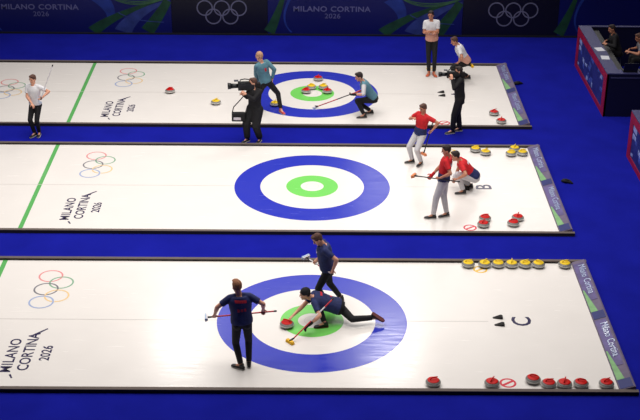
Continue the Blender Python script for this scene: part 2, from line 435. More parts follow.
for x, y, a, l in ((2.15, -2.20, 20, 'red-topped curling stone at the near edge of the nearest sheet, farthest left in that row'),
                   (3.19, -2.22, 60, 'red-topped curling stone just left of the printed red stone outline on the nearest sheet'),
                   (3.94, -2.09, -30, 'red-topped curling stone, leftmost of the group of four on the near edge'),
                   (4.195, -2.235, 10, 'red-topped curling stone, second from left of the group of four on the near edge'),
                   (4.475, -2.23, 70, 'red-topped curling stone, third from left of the group of four on the near edge'),
                   (4.77, -2.22, -20, 'red-topped curling stone, rightmost of the group of four on the near edge'),
                   (5.22, -2.22, 35, 'red-topped curling stone against the end board in the nearest corner')):
    stone('red', x, y, a, l, g)
g = 'yellow stones along the far edge of the nearest sheet'
for i, x in enumerate((3.25, 3.595, 3.875, 4.155, 4.435, 4.715, 5.265)):
    o = ('first', 'second', 'third', 'fourth', 'fifth', 'sixth')[min(i, 5)]
    l = 'yellow-topped curling stone, %s from the left in the row of six on the nearest sheet' % o if i < 6 else 'yellow-topped curling stone against the end board, apart from the row of six'
    stone('yellow', x, 2.235, (10, 50, -20, 80, 30, -45, 15)[i], l, g)
stone('red', -.48, -.235, 160, 'red-topped curling stone under the lunging player\'s hand')
g = 'yellow stones along the far edge of the middle sheet'
for x, y, a, l in ((4.09, 8.30, 5, 'yellow-topped curling stone, left one of the pair at the far edge of the middle sheet'),
                   (4.32, 8.11, 40, 'yellow-topped curling stone, right one of the pair at the far edge of the middle sheet'),
                   (5.08, 8.36, 70, 'yellow-topped curling stone, rearmost of three by the end board of the middle sheet'),
                   (4.95, 8.06, -20, 'yellow-topped curling stone, front left of three by the end board of the middle sheet'),
                   (5.24, 8.10, 10, 'yellow-topped curling stone, front right of three by the end board of the middle sheet')):
    stone('yellow', x, y, a, l, g)
g = 'red stones along the near edge of the middle sheet'
for x, y, a, l in ((3.86, 4.40, 5, 'red-topped curling stone, rear one of the pair beside the middle sheet\'s printed red outline'),
                   (3.79, 4.10, 60, 'red-topped curling stone, front one of the pair beside the middle sheet\'s printed red outline'),
                   (4.60, 4.44, 70, 'red-topped curling stone, rear one of the right-hand pair on the middle sheet'),
                   (4.46, 4.16, -20, 'red-topped curling stone, front one of the right-hand pair on the middle sheet')):
    stone('red', x, y, a, l, g)
for c, x, y, a, l in (('red', 4.87, 10.80, 30, 'red-topped curling stone, upper of two in the near right corner of the farthest sheet'),
                      ('red', 4.99, 10.22, 80, 'red-topped curling stone, lower of two in the near right corner of the farthest sheet'),
                      ('red', -3.95, 12.30, 10, 'dull red curling stone alone left of the rings on the farthest sheet'),
                      ('yellow', -2.62, 11.45, 50, 'yellow-topped curling stone alone between the left cameraman and the lone red stone'),
                      ('red', -.17, 12.36, 15, 'red-topped curling stone on the left of the green ring of the farthest sheet'),
                      ('red', .42, 12.36, 60, 'red-topped curling stone on the right of the green ring of the farthest sheet'),
                      ('yellow', -.02, 12.68, -30, 'yellow-topped curling stone, left of the two behind the farthest button'),
                      ('yellow', .31, 12.69, 20, 'yellow-topped curling stone, right of the two behind the farthest button'),
                      ('red', .17, 13.38, 75, 'red-topped curling stone at the back of the farthest blue ring'),
                      ('yellow', -1.01, 11.36, 75, 'yellow-topped curling stone between the feet of the striding teal player')):
    stone(c, x, y, a, l)

# ------------------------------------------------------------------ scoring desks on the right
def booth(y0, y1, x0, depth, label):
    H = 1.2
    r = empty('scoring_desk', (x0, (y0 + y1)/2, CARPET)); tag(r, label, 'desk', 'scoring desks at the right')
    a, b = y0 - (y0+y1)/2, y1 - (y0+y1)/2
    Z = H - CARPET
    bm = bmesh.new(); box(bm, 0, .05, a, b, 0, Z - .03); finish('side_panel', bm, M['desk_pic'], r)
    bm = bmesh.new(); box(bm, 0, depth, a, a + .05, 0, Z - .03); finish('front_panel', bm, M['desk_front'], r)
    bm = bmesh.new(); box(bm, .1, depth, a - .012, a, Z - .14, Z - .115); finish('trim_strip', bm, M['desk_top'], r)
    bm = bmesh.new(); box(bm, -.01, .34, a - .01, b + .01, Z - .03, Z, .005); box(bm, .34, depth, a - .01, a + .30, Z - .03, Z, .005)
    finish('worktop', bm, M['desk_top'], r)
    bm = bmesh.new(); box(bm, .35, .55, a + .3, b - .05, Z - .12, Z - .09, .005); finish('inner_shade_slab', bm, M['black_p'], r)  # added black slab: its colour stands in for shade inside, hiding the carpet
    bm = bmesh.new(); box(bm, .05, depth, b - .05, b, 0, Z - .03); finish('back_panel', bm, M['desk_front'], r)
    bm = bmesh.new(); box(bm, .34, depth, b - .08, b + .01, Z - .03, Z, .004); finish('back_rim', bm, M['desk_top'], r)
    # red frame round the printed picture
    bm = bmesh.new()
    for q in ((a, b, Z-.24, Z-.04), (a, b, 0.0, .14), (a, a+.34, .14, Z-.24), (b-.30, b, .14, Z-.24)): box(bm, -.012, 0, q[0], q[1], q[2], q[3])
    finish('red_frame', bm, M['desk_red'], r)
    rnd = random.Random(3)
    A, B = a + .4, b - .36
    for j in range(26):
        u = rnd.random(); yy = B - (B - A) * u**1.6; zz = .2 + (Z - .5) * rnd.random(); w = .1 + .22*rnd.random(); h = .04 + .1*rnd.random()
        bm = bmesh.new(); sk = .05*rnd.uniform(-1, 1)
        y_0 = max(A, yy - w/2); y_1 = min(B, yy + w/2)
        if y_1 - y_0 < .05: bm.free(); continue
        loft(bm, [[V((x, y_0, zz)), V((x, y_1, zz + sk)), V((x, y_1, zz + sk + h)), V((x, y_0, zz + h))] for x in (-.004 - .0002*j, 0)])
        finish('picture_patch', bm, M['pic_white' if j % 2 else 'pic_mid'], r)
    return r
booth(10.8, 14.9, 7.8, 3.2, 'scoring desk with red-framed picture panel and lilac top where two people sit')
booth(3.9, 8.15, 7.86, 3.2, 'scoring desk with red-framed picture panel cut off by the right edge of the photo')

def sheet_of_paper(x, y, z, w, d, a, label):
    bm = bmesh.new(); box(bm, -w/2, w/2, -d/2, d/2, 0, .006)
    o = finish('paper_stack', bm, M['paper']); o.location = (x, y, z); o.rotation_euler = (0, 0, a); tag(o, label, 'paper', 'papers on the scoring desk')
sheet_of_paper(7.98, 12.75, 1.2, .22, .30, .2, 'white papers on the lilac desk top right in front of the person in black')
sheet_of_paper(7.99, 12.05, 1.2, .22, .30, -.1, 'white papers on the lilac desk top nearer the black laptops')
def laptop(x, y, z, a, label):
    r = empty('laptop', (x, y, z), a); tag(r, label, 'laptop')
    bm = bmesh.new(); box(bm, -.13, .13, -.19, .19, 0, .018, .004); finish('keyboard_base', bm, M['black_p'], r)
    bm = bmesh.new(); loft(bm, [[V((-.13, y, .018)), V((-.115, y, .018)), V((-.175, y, .27)), V((-.19, y, .27))] for y in (-.19, .19)]); finish('lid', bm, M['black_p'], r)
    bm = bmesh.new(); loft(bm, [[V((-.114, y, .03)), V((-.113, y, .03)), V((-.171, y, .262)), V((-.172, y, .262))] for y in (-.175, .175)]); finish('screen', bm, M['screen'], r)
laptop(8.42, 11.0, 1.2, PI/2, 'black laptop open on the lilac desk top at the corner nearest the ice')
laptop(8.86, 11.0, 1.2, PI/2, 'black laptop open on the desk near the right edge of the photo')

def stool(x, y, label):
    r = empty('stool', (x, y, CARPET)); tag(r, label, 'stool', 'stools behind the scoring desk')
    bm = bmesh.new(); lathe(bm, [(.05, .76), (.18, .77), (.19, .80), (.17, .83), (.02, .835)], 24); finish('seat', bm, M['black_p'], r, True)
    for i in range(4):
        a = PI/4 + i*PI/2
        bm = bmesh.new(); cone(bm, (.1*math.cos(a), .1*math.sin(a), .765), (.2*math.cos(a), .2*math.sin(a), .012), .013, .013, 10); finish('leg', bm, M['steel'], r, True)
    bm = bmesh.new(); pts = [(.165*math.cos(2*PI*i/24), .165*math.sin(2*PI*i/24), .3) for i in range(25)]; tube(bm, pts, .009, 8); finish('foot_ring', bm, M['steel'], r, True)

# ------------------------------------------------------------------ people
def ik(a, c, l1, l2, hint):
    d = c - a; L = d.length
    if L > (l1 + l2) * .995:
        k = min(L / ((l1 + l2) * .995), 1.12); l1 *= k; l2 *= k
        if L > (l1 + l2) * .995: c = a + d.normalized() * (l1 + l2) * .995; d = c - a; L = d.length
    x = (l1*l1 - l2*l2 + L*L) / (2*L); h = math.sqrt(max(l1*l1 - x*x, 0)); dn = d / L
    hp = V(hint) - dn * V(hint).dot(dn)
    if hp.length < 1e-4: hp = V((0, 0, -1))
    return a + dn*x + hp.normalized()*h, c

PROF = [(-.12, .13, .105), (-.05, .168, .122), (0, .172, .125), (.08, .162, .118), (.16, .155, .115), (.28, .170, .122), (.38, .186, .124), (.44, .182, .108), (.485, .130, .088), (.52, .070, .066)]
def prof(t):
    if t <= PROF[0][0]: return PROF[0][1:]
    for p, q in zip(PROF, PROF[1:]):
        if t <= q[0]:
            k = (t-p[0])/(q[0]-p[0]); k = k*k*(3-2*k); return p[1]+(q[1]-p[1])*k, p[2]+(q[2]-p[2])*k
    return PROF[-1][1:]

def hand(bm, W, d, side, n, thumb, s, curl):
    """palm, four unequal curled fingers and a thumb; side runs across the knuckles, n is the palm's face"""
    loft(bm, [ell_ring(W - d*.01*s, side, n, .026*s, .019*s, 12), ell_ring(W + d*.03*s, side, n, .036*s, .017*s, 12), ell_ring(W + d*.085*s, side, n, .042*s, .014*s, 12), ell_ring(W + d*.098*s, side, n, .038*s, .010*s, 12)])
    for i, (o, L) in enumerate(((.031, .068), (.011, .078), (-.010, .073), (-.030, .058))):
        p = W + d*.08*s + side*o*s*thumb; a = curl * .55; q = d
        for seg, (f, rr) in enumerate(((.45, .0105), (.32, .0095), (.26, .0085))):
            q2 = (d * math.cos(a) + n * math.sin(a)).normalized()
            e = p + q2 * L * f * s; cone(bm, p, e, rr*s, rr*.92*s, 8); p = e; a += curl
    p = W + d*.02*s + side*.03*s*thumb
    e = p + (d*.6 + side*.75*thumb + n*.3).normalized()*.042*s; cone(bm, p, e, .013*s, .011*s, 8)
    e2 = e + (d*.75 + side*.1*thumb + n*.65*min(1, curl+.3)).normalized()*.034*s; cone(bm, e, e2, .011*s, .009*s, 8)

def person(key, pel, neck, head, gl, gr, al, ar, yaw, hyaw, hpitch, toe, eh, S, label=None, top='navy', hem=None, sleeve='short', sleeve_m=None, legs='black_c',
           shoe='shoe_black', sole='sole', hair='hair_dark', skin='skin', cap=None, kh=None, foot_dir=None, foot_up=None, curl=.8, gax=(None, None), glove=(None, None), vox=.0085, loose=1.0, fit=None, long_coat=False, knee_hint=None, group=None):
    s = S / 1.8
    pel, neck, head, gl, gr, al, ar = (V(q) for q in (pel, neck, head, gl, gr, al, ar))
    base = V(((al.x + ar.x)/2, (al.y + ar.y)/2, min(al.z, ar.z) - .09))
    root = empty('person', base); tag(root, label, 'person', group)
    bpy.context.view_layer.update()
    sp = (neck - pel).normalized(); y_ = math.radians(yaw)
    f0 = V((math.cos(y_), math.sin(y_), 0)); left = V((-math.sin(y_), math.cos(y_), 0)); left = (left - sp*left.dot(sp)).normalized()
    fwd = left.cross(sp).normalized()
    Ln = (neck - pel).length; ks = Ln / .52
    def tors(bm, t0, t1, inf, n=9, front=1.0):
        rr = []
        for i in range(n+1):
            t = t0 + (t1-t0)*i/n; a, b = prof(t)
            rr.append(ell_ring(pel + sp*t*ks + fwd*(.012*math.sin(max(0, t)*6))*s, left, fwd, (a+inf)*s, (b+inf)*s, 20))
        loft(bm, rr)
    sh = {1: neck - sp*.062*s + left*.172*s, -1: neck - sp*.062*s - left*.172*s}
    hp = {1: pel - sp*.02*s - V((0, 0, .035*s)) + left*.088*s, -1: pel - sp*.02*s - V((0, 0, .035*s)) - left*.088*s}
    G = {1: gl, -1: gr}; A = {1: al, -1: ar}
    el, wr, kn = {}, {}, {}
    for q, i in ((1, 0), (-1, 1)):
        el[q], g2 = ik(sh[q], G[q], .285*s, .335*s, eh[i])
        d = (g2 - el[q]).normalized(); wr[q] = g2 - d*.088*s; G[q] = g2
        h = V(knee_hint[i]) if knee_hint else f0 + left*.12*q
        kn[q], A[q] = ik(hp[q], A[q], .435*s, .425*s, h)
    # head frame
    hy = math.radians(hyaw); ht = math.radians(hpitch)
    hf = V((math.cos(hy)*math.cos(ht), math.sin(hy)*math.cos(ht), -math.sin(ht))); hl = V((-math.sin(hy), math.cos(hy), 0)); hu = hf.cross(hl)
    hd = lambda x, y, z: head + hf*(x*s) + hl*(y*s) + hu*(z*s)
    # ---- body: one continuous surface
    bm = bmesh.new()
    tors(bm, -.11, .50, -.012)
    cone(bm, neck - sp*.05*s, head - hu*.05*s - hf*.012*s, .062*s, .054*s)
    ellipsoid(bm, hd(-.004, 0, .012), hf*.096*s, hl*.077*s, hu*.108*s)
    ellipsoid(bm, hd(.022, 0, -.062), hf*.066*s, hl*.056*s, hu*.060*s)
    ellipsoid(bm, hd(.066, 0, -.098), hf*.022*s, hl*.026*s, hu*.020*s)
    ellipsoid(bm, hd(.072, 0, .034), hf*.022*s, hl*.052*s, hu*.013*s)
    cone(bm, hd(.086, 0, .018), hd(.107, 0, -.024), .009*s, .015*s, 10)
    ellipsoid(bm, hd(.082, 0, -.060), hf*.016*s, hl*.026*s, hu*.012*s)
    for q in (1, -1):
        ellipsoid(bm, hd(-.006, .079*q, -.012), hf*.019*s, hl*.010*s, hu*.032*s)
        cone(bm, sh[q], el[q], .050*s, .041*s); cone(bm, el[q], wr[q], .041*s, .027*s)
        cone(bm, el[q] + (wr[q]-el[q])*.05, el[q] + (wr[q]-el[q])*.45, .043*s, .040*s)
        ellipsoid(bm, sh[q] + (el[q]-sh[q])*.45, (el[q]-sh[q]).normalized()*.10*s, left*.046*s, fwd*.046*s)
        d = (wr[q]-el[q]).normalized(); gx = gax[0 if q == 1 else 1]
        side = V(gx) if gx is not None else (hf if abs(hf.dot(d)) < .9 else V((0, 0, 1)))
        side = side - d*side.dot(d)
        if side.length < .05: side = V((0, 0, 1)) - d*d.z
        side.normalize(); n = d.cross(side)
        inward = (pel + fwd*.15 - wr[q])
        if n.dot(inward) < 0: n = -n
        hand(bm, wr[q], d, side, n, 1, s, curl)
        cone(bm, hp[q], kn[q], .084*s, .055*s); cone(bm, kn[q], A[q], .054*s, .036*s)
        ellipsoid(bm, kn[q] + (A[q]-kn[q])*.3 , (A[q]-kn[q]).normalized()*.13*s, left*.052*s, fwd*.056*s)
    # feet
    feet = {}
    for q, i in ((1, 0), (-1, 1)):
        ty = math.radians(toe[i]); fd = V((math.cos(ty), math.sin(ty), 0)); fu = V((0, 0, 1))
        if foot_dir and foot_dir[i]: fd = V(foot_dir[i]).normalized(); fu = V(foot_up[i]); fu = (fu - fd*fu.dot(fd)).normalized()
        fs = fu.cross(fd); feet[q] = (A[q], fd, fu, fs)
        cone(bm, A[q], A[q] - fu*.05*s + fd*.10*s, .034*s, .026*s)
    body = bake('body', bm, vox, M[skin], root, 2)
    # ---- clothes
    def fabric(name, fn, m, v=.0105, sm=3):
        bm = bmesh.new(); fn(bm); return bake(name, bm, v, M[m], root, sm)
    fit = fit or loose
    T0 = -.20 if long_coat else (-.035 if hem is None else .10)
    def shirt(bm):
        tors(bm, T0, .495, .014*fit)
        cone(bm, sh[1] - left*.03*s, sh[-1] + left*.03*s, .064*s, .064*s)
        for q in (1, -1): cone(bm, sh[q] + sp*.01*s, neck + left*.05*q*s - sp*.01*s, .058*s, .036*s)
        for q in (1, -1):
            if sleeve == 'short' and sleeve_m is None:
                e = sh[q] + (el[q]-sh[q])*.68; cone(bm, sh[q], e, .067*s, .062*s, round_b=False)
            elif sleeve == 'long' and sleeve_m is None:
                cone(bm, sh[q], el[q], .068*s, .056*s); cone(bm, el[q], wr[q]*.97 + el[q]*.03, .056*s, .042*s, round_b=False)
            else:
                cone(bm, sh[q], sh[q] + (el[q]-sh[q])*.1, .066*s, .066*s)
    shirt_o = fabric('jacket' if sleeve == 'long' else 'shirt', shirt, top)
    if sleeve_m:
        for q in (1, -1):
            def slv(bm):
                cone(bm, sh[q] + (el[q]-sh[q])*.06, el[q], .068*s, .055*s); 
                if sleeve == 'long': cone(bm, el[q], wr[q], .055*s, .042*s, round_b=False)
            fabric('sleeve', slv, sleeve_m)
    if hem: fabric('shirt_hem', lambda bm: tors(bm, -.07, .155, .017*fit), hem)
    def trousers(bm):
        tors(bm, -.115, .03, .008)
        for q in (1, -1):
            cone(bm, hp[q], kn[q], .096*s*loose, .068*s*loose); cone(bm, kn[q], kn[q] + (A[q]-kn[q])*.93, .068*s*loose, .052*s*loose, round_b=False)
            ellipsoid(bm, hp[q] - fwd*.035*s, left*.085*s, fwd*.085*s, sp*.11*s)
    fabric('trousers', trousers, legs)
    for q in (1, -1):
        a, fd, fu, fs = feet[q]; so = a - fu*.088*s
        def R(x, w, z0, z1): c = so + fd*x*s + fu*((z0+z1)/2)*s; return ell_ring(c, fs, fu, w*s, (z1-z0)/2*s, 16)
        bm = bmesh.new()
        loft(bm, [R(-.075, .018, .016, .05), R(-.066, .031, .012, .075), (R(-.03, .036, .012, .092)), R(.02, .037, .012, .088), R(.09, .043, .012, .062), R(.15, .047, .012, .05), R(.19, .038, .012, .04), R(.208, .018, .014, .028)])
        loft(bm, [ell_ring(so - fd*.012*s + fu*.05*s, fs, fd, .038*s, .052*s), ell_ring(so - fd*.012*s + fu*.115*s, fs, fd, .042*s, .05*s)])
        sho = bake('shoe', bm, .0085, M[shoe], root, 2)
        bm = bmesh.new(); pr = [(-.078, .02), (-.06, .036), (0, .038), (.08, .045), (.15, .049), (.195, .036), (.21, .012)]
        top_, bot_ = [], []
        loop = [so + fd*x*s + fs*w*s for x, w in pr] + [so + fd*x*s - fs*w*s for x, w in pr[::-1]]
        loft(bm, [[p + fu*.001*s for p in loop], [p + fu*.016*s for p in loop]]); finish('sole', bm, M[sole], sho, False, True)
        gm = glove[0 if q == 1 else 1]
        if gm:
            d = (wr[q]-el[q]).normalized(); i = 0 if q == 1 else 1; gx = gax[i]
            side = V(gx) if gx is not None else (hf if abs(hf.dot(d)) < .9 else V((0, 0, 1))); side = (side - d*side.dot(d)).normalized(); n = d.cross(side)
            if n.dot(pel + fwd*.15 - wr[q]) < 0: n = -n
            bm = bmesh.new(); hand(bm, wr[q], d, side, n, 1, s*1.16, curl); cone(bm, wr[q] - d*.05*s, wr[q] + d*.02*s, .036*s, .034*s); bake('glove', bm, .007, M[gm], root, 1)
    # ---- hair, cap, face
    if cap:
        bm = bmesh.new(); ellipsoid(bm, hd(-.012, 0, .045), hf*.104*s, hl*.09*s, hu*.088*s); cone(bm, hd(-.015, 0, .02), hd(-.012, 0, .05), .098*s, .1*s, 20, False, False); c = bake('cap', bm, .009, M[cap], root, 2)
        bm = bmesh.new(); ellipsoid(bm, hd(-.03, 0, .0), hf*.08*s, hl*.083*s, hu*.07*s); bake('hair', bm, .009, M[hair], root, 1)
    else:
        bm = bmesh.new(); ellipsoid(bm, hd(-.020, 0, .036), hf*.098*s, hl*.086*s, hu*.098*s); ellipsoid(bm, hd(-.042, 0, 0), hf*.064*s, hl*.078*s, hu*.066*s)
        if hair != 'hair_fair': ellipsoid(bm, hd(.035, 0, .105), hf*.055*s, hl*.062*s, hu*.026*s)
        bake('hair', bm, .008, M[hair], root, 1)
    for q in (1, -1):
        bm = bmesh.new(); ellipsoid(bm, hd(.0835, .032*q, .012), hf*.008*s, hl*.014*s, hu*.008*s, 12, 8); finish('eye', bm, M['eye'], root, True, True)
        bm = bmesh.new(); ellipsoid(bm, hd(.087, .033*q, .036), hf*.009*s, hl*.02*s, hu*.005*s, 12, 8); finish('eyebrow', bm, M[hair], root, True, True)
    bm = bmesh.new(); ellipsoid(bm, hd(.094, 0, -.062), hf*.007*s, hl*.022*s, hu*.006*s, 12, 8); finish('mouth', bm, M['lip'], root, True, True)
    return dict(root=root, shirt=shirt_o, pel=pel, sp=sp, left=left, fwd=fwd, s=s, ks=ks, wr=wr, G=G, el=el, sh=sh)

def print_on(P, name, u0, u1, t0, t1, m, back=True, tilt=0, nx=14, ny=6):
    """a mark printed on the shirt, following its cloth; u across (m, + = wearer's left), t up the spine (m)"""
    me = P['shirt'].data; Mw = root_matrix(P['shirt']); bv = BVHTree.FromPolygons([Mw @ v.co for v in me.vertices], [p.vertices[:] for p in me.polygons])
    d = P['fwd'] * (1 if back else -1); bm = bmesh.new(); g = {}
    for i in range(nx+1):
        for j in range(ny+1):
            u = u0 + (u1-u0)*i/nx; t = t0 + (t1-t0)*j/ny + tilt*(u-(u0+u1)/2)
            o = P['pel'] + P['left']*u + P['sp']*t*P['ks'] - d*.6
            h = bv.ray_cast(o, d)
            if h[0] is not None: g[i, j] = bm.verts.new(h[0] - d*.003)
    for i in range(nx):
        for j in range(ny):
            k = [(i, j), (i+1, j), (i+1, j+1), (i, j+1)]
            if all(q in g for q in k): bm.faces.new([g[q] for q in k])
    if bm.faces: finish(name, bm, M[m], P['shirt'], True, True)
    else: bm.free()

def broom(a, b, label, shaft='b_red', pad='b_yellow', second=None, flat=True, group='curling brooms'):
    """a = brush end, b = handle end"""
    a = V(a); b = V(b); d = (b-a).normalized(); L = (b-a).length
    r = empty('curling_broom', a); tag(r, label, 'curling broom', group)
    bm = bmesh.new(); 
    if second:
        k = .48; cone(bm, a + d*.06, a + d*L*k, .0135, .0135, 12); finish('shaft', bm, M[shaft], r, True, True)
        bm = bmesh.new(); cone(bm, a + d*L*k, a + d*L*.8, .0136, .0136, 12); finish('upper_shaft', bm, M[second], r, True, True)
        bm = bmesh.new(); cone(bm, a + d*L*.8, b, .0137, .0137, 12); finish('grip', bm, M[shaft], r, True, True)
    else: cone(bm, a + d*.06, b, .0135, .0135, 12); finish('shaft', bm, M[shaft], r, True, True)
    up = V((0, 0, 1)) if flat else (V((0, 0, 1)) - d*d.z).normalized()
    if flat: w = d.cross(up); w = (w.normalized() if w.length > .1 else V((0, 1, 0))); e = up.cross(w)
    else: w = d.cross(up).normalized(); e = up; up = d
    def slab(x, y, z0, z1, m, nm):
        bm = bmesh.new()
        loft(bm, [[a + w*sx*x + e*sy*y + up*z for sx, sy in ((-1,-.8),(-.85,-1),(.85,-1),(1,-.8),(1,.8),(.85,1),(-.85,1),(-1,.8))] for z in (z0, z1)]); finish(nm, bm, M[m], r, False, True)
    slab(.098, .036, -.018, .012, pad, 'brush_pad'); slab(.088, .030, .0121, .034, 'b_white' if pad == 'b_pale' else pad, 'brush_head')
    bm = bmesh.new(); cone(bm, a + up*.03, a + d*.10, .020, .017, 12); finish('swivel', bm, M['b_black'], r, True, True)
    bm = bmesh.new(); cone(bm, b - d*.03, b, .0165, .0165, 12); finish('end_cap', bm, M['b_black'], r, True, True)
    return r

POSES = {d['key']: d for d in [
    dict(key='skip', pel=(-1.254, -1.658, 0.982), neck=(-1.29, -1.64, 1.51), head=(-1.33, -1.63, 1.659), gl=(-1.76, -1.54, 0.97), gr=(-0.88, -1.46, 1.05), al=(-1.28, -1.72, 0.09), ar=(-1.14, -1.63, 0.09), yaw=95, hyaw=120, hpitch=12, toe=(150, 95), eh=((-0.8, -0.3, -0.3), (0.9, -0.2, -0.4)), kh=(0, 1), S=1.8),
    dict(key='deliverer', pel=(0.483, 0.039, 0.307), neck=(-0.01, 0.02, 0.5), head=(-0.136, 0.005, 0.589), gl=(-0.11, -0.53, 0.17), gr=(-0.46, -0.23, 0.13), al=(0.24, -0.24, 0.09), ar=(1.18, -0.09, 0.128), yaw=172, hyaw=195, hpitch=8, toe=(190, 10), eh=((0.5, -0.7, -0.35), (0.2, 0.5, -0.3)), S=1.8),
    dict(key='sweeper', pel=(0.288, 0.511, 0.903), neck=(0.21, 0.48, 1.42), head=(0.098, 0.463, 1.523), gl=(0.37, 0.26, 0.89), gr=(0.05, 0.59, 0.96), al=(0.32, 0.44, 0.09), ar=(0.56, 0.78, 0.09), yaw=185, hyaw=195, hpitch=38, toe=(185, 185), eh=((1, -0.4, 0), (0.3, 0.6, -0.6)), S=1.78),
    dict(key='red_standing', pel=(2.903, 4.5, 0.989), neck=(2.96, 4.5, 1.51), head=(2.923, 4.5, 1.659), gl=(2.75, 4.3, 1.06), gr=(2.6, 4.55, 0.98), al=(2.71, 4.48, 0.09), ar=(3.02, 4.59, 0.09), yaw=165, hyaw=180, hpitch=15, toe=(180, 200), eh=((0.6, -0.6, -0.4), (0.3, 0.8, -0.5)), S=1.78),
    dict(key='red_crouch', pel=(3.766, 5.95, 0.404), neck=(3.41, 5.95, 0.78), head=(3.308, 5.95, 0.892), gl=(3.32, 5.7, 0.4), gr=(3.33, 6.15, 0.16), al=(3.52, 5.78, 0.09), ar=(3.72, 6.12, 0.09), yaw=180, hyaw=185, hpitch=15, toe=(185, 175), eh=((0.2, -0.6, -0.3), (0.2, 0.6, -0.3)), S=1.76),
    dict(key='red_far', pel=(2.624, 7.6, 0.806), neck=(2.69, 7.6, 1.29), head=(2.664, 7.583, 1.429), gl=(2.84, 7.38, 0.87), gr=(2.45, 7.5, 1.21), al=(2.66, 7.44, 0.09), ar=(2.45, 7.56, 0.09), yaw=225, hyaw=215, hpitch=20, toe=(235, 190), eh=((0.8, -0.2, -0.3), (-0.5, 0.5, -0.5)), S=1.66),
    dict(key='camera_right', pel=(3.766, 9.5, 1.033), neck=(3.73, 9.5, 1.55), head=(3.695, 9.5, 1.698), gl=(3.5, 9.3, 1.64), gr=(3.52, 9.62, 1.47), al=(3.63, 9.54, 0.06), ar=(3.84, 9.71, 0.06), yaw=180, hyaw=185, hpitch=5, toe=(195, 185), eh=((0.1, -0.6, -1), (0.1, 0.6, -1)), S=1.76),
    dict(key='camera_left', pel=(-1.45, 9.0, 0.878), neck=(-1.45, 9.0, 1.39), head=(-1.49, 9.0, 1.534), gl=(-1.73, 8.8, 1.35), gr=(-1.79, 8.95, 1.27), al=(-1.33, 8.92, 0.06), ar=(-1.65, 8.91, 0.06), yaw=238, hyaw=200, hpitch=5, toe=(250, 225), eh=((0.2, -0.6, -1), (0.1, 0.6, -1)), S=1.74),
    dict(key='teal_standing', pel=(-1.25, 10.9, 0.883), neck=(-1.36, 10.9, 1.41), head=(-1.405, 10.915, 1.56), gl=(-1.46, 11.15, 0.73), gr=(-1.09, 10.95, 0.85), al=(-1.47, 10.59, 0.09), ar=(-0.84, 10.86, 0.09), yaw=130, hyaw=150, hpitch=20, toe=(150, -60), eh=((-1, 0, -0.3), (1, -0.2, 0)), kh=(0, 0), S=1.83),
    dict(key='teal_crouch', pel=(1.608, 10.75, 0.505), neck=(1.32, 10.75, 0.95), head=(1.23, 10.736, 1.075), gl=(1.02, 10.45, 0.68), gr=(1.18, 10.65, 0.69), al=(1.38, 10.5, 0.09), ar=(1.57, 10.8, 0.09), yaw=180, hyaw=190, hpitch=20, toe=(188, 180), eh=((0.1, -0.6, -0.4), (0.3, 0.5, -0.4)), S=1.8),
    dict(key='white_standing', pel=(3.441, 14.2, 1.015), neck=(3.41, 14.2, 1.55), head=(3.379, 14.185, 1.703), gl=(3.29, 13.93, 1.31), gr=(3.5, 13.97, 1.24), al=(3.52, 13.85, 0.09), ar=(3.37, 13.89, 0.09), yaw=265, hyaw=255, hpitch=8, toe=(285, 250), eh=((0.9, 0.1, -1), (-0.9, 0.1, -1)), S=1.82),
    dict(key='white_bending', pel=(4.366, 13.4, 0.628), neck=(4.1, 13.4, 1.08), head=(4.003, 13.386, 1.198), gl=(4.09, 13.2, 0.58), gr=(4.19, 13.52, 0.47), al=(4.21, 13.44, 0.09), ar=(4.48, 13.57, 0.09), yaw=178, hyaw=190, hpitch=25, toe=(185, 180), eh=((0.3, -0.6, 0), (0.3, 0.6, 0)), S=1.78),
    dict(key='white_left', pel=(-7.042, 9.3, 0.836), neck=(-7.06, 9.3, 1.33), head=(-7.053, 9.286, 1.474), gl=(-6.85, 9.05, 1.03), gr=(-7.04, 9.05, 0.84), al=(-6.99, 9.22, 0.06), ar=(-7.1, 9.18, 0.06), yaw=255, hyaw=240, hpitch=12, toe=(270, 240), eh=((1, 0.3, -0.3), (-1, 0.3, -0.3)), S=1.68),
    dict(key='desk_black', pel=(8.681, 13.6, 0.897), neck=(8.52, 13.6, 1.39), head=(8.461, 13.585, 1.529), gl=(8.25, 13.45, 1.15), gr=(8.33, 13.72, 1.12), al=(8.33, 13.45, 0.5), ar=(8.33, 13.75, 0.5), yaw=180, hyaw=190, hpitch=15, toe=(180, 180), eh=((0.3, -0.6, -0.6), (0.3, 0.6, -0.6)), S=1.76),
    dict(key='desk_grey', pel=(9.398, 13.0, 0.875), neck=(9.17, 13.0, 1.34), head=(9.097, 12.987, 1.472), gl=(8.77, 12.85, 1.12), gr=(8.9, 13.15, 1.08), al=(8.95, 12.85, 0.45), ar=(8.95, 13.15, 0.45), yaw=180, hyaw=185, hpitch=20, toe=(180, 180), eh=((0.3, -0.6, -0.6), (0.3, 0.6, -0.6)), S=1.76),
]}
POSES.update({
    'skip_b': ((-1.9, -1.56, 0.98), (-0.65, -1.44, 1.05)),
    'deliverer_b': ((-0.41, -0.82, 0.02), (0.4, -0.12, 0.56)),
    'sweeper_b': ((-0.13, 0.78, 0.97), (0.39, 0.24, 0.88)),
    'red_standing_b': ((2.24, 4.62, 0.99), (3.199, 4.091, 1.089)),
    'teal_b': ((0.08, 11.21, 0.02), (1.31, 10.55, 0.77)),
    'red_far_b': ((2.7, 7.3, 0.35), (2.904, 7.427, 1.165)),
    'white_left_b': ((-6.49, 9.15, 1.9), (-6.86, 9.05, 0.98)),
    'bending_b': ((4.53, 13.28, 0.5), (3.97, 13.15, 0.61)),
})
def P(key, **k):
    d = dict(POSES[key]); d.update(k); return person(**d)

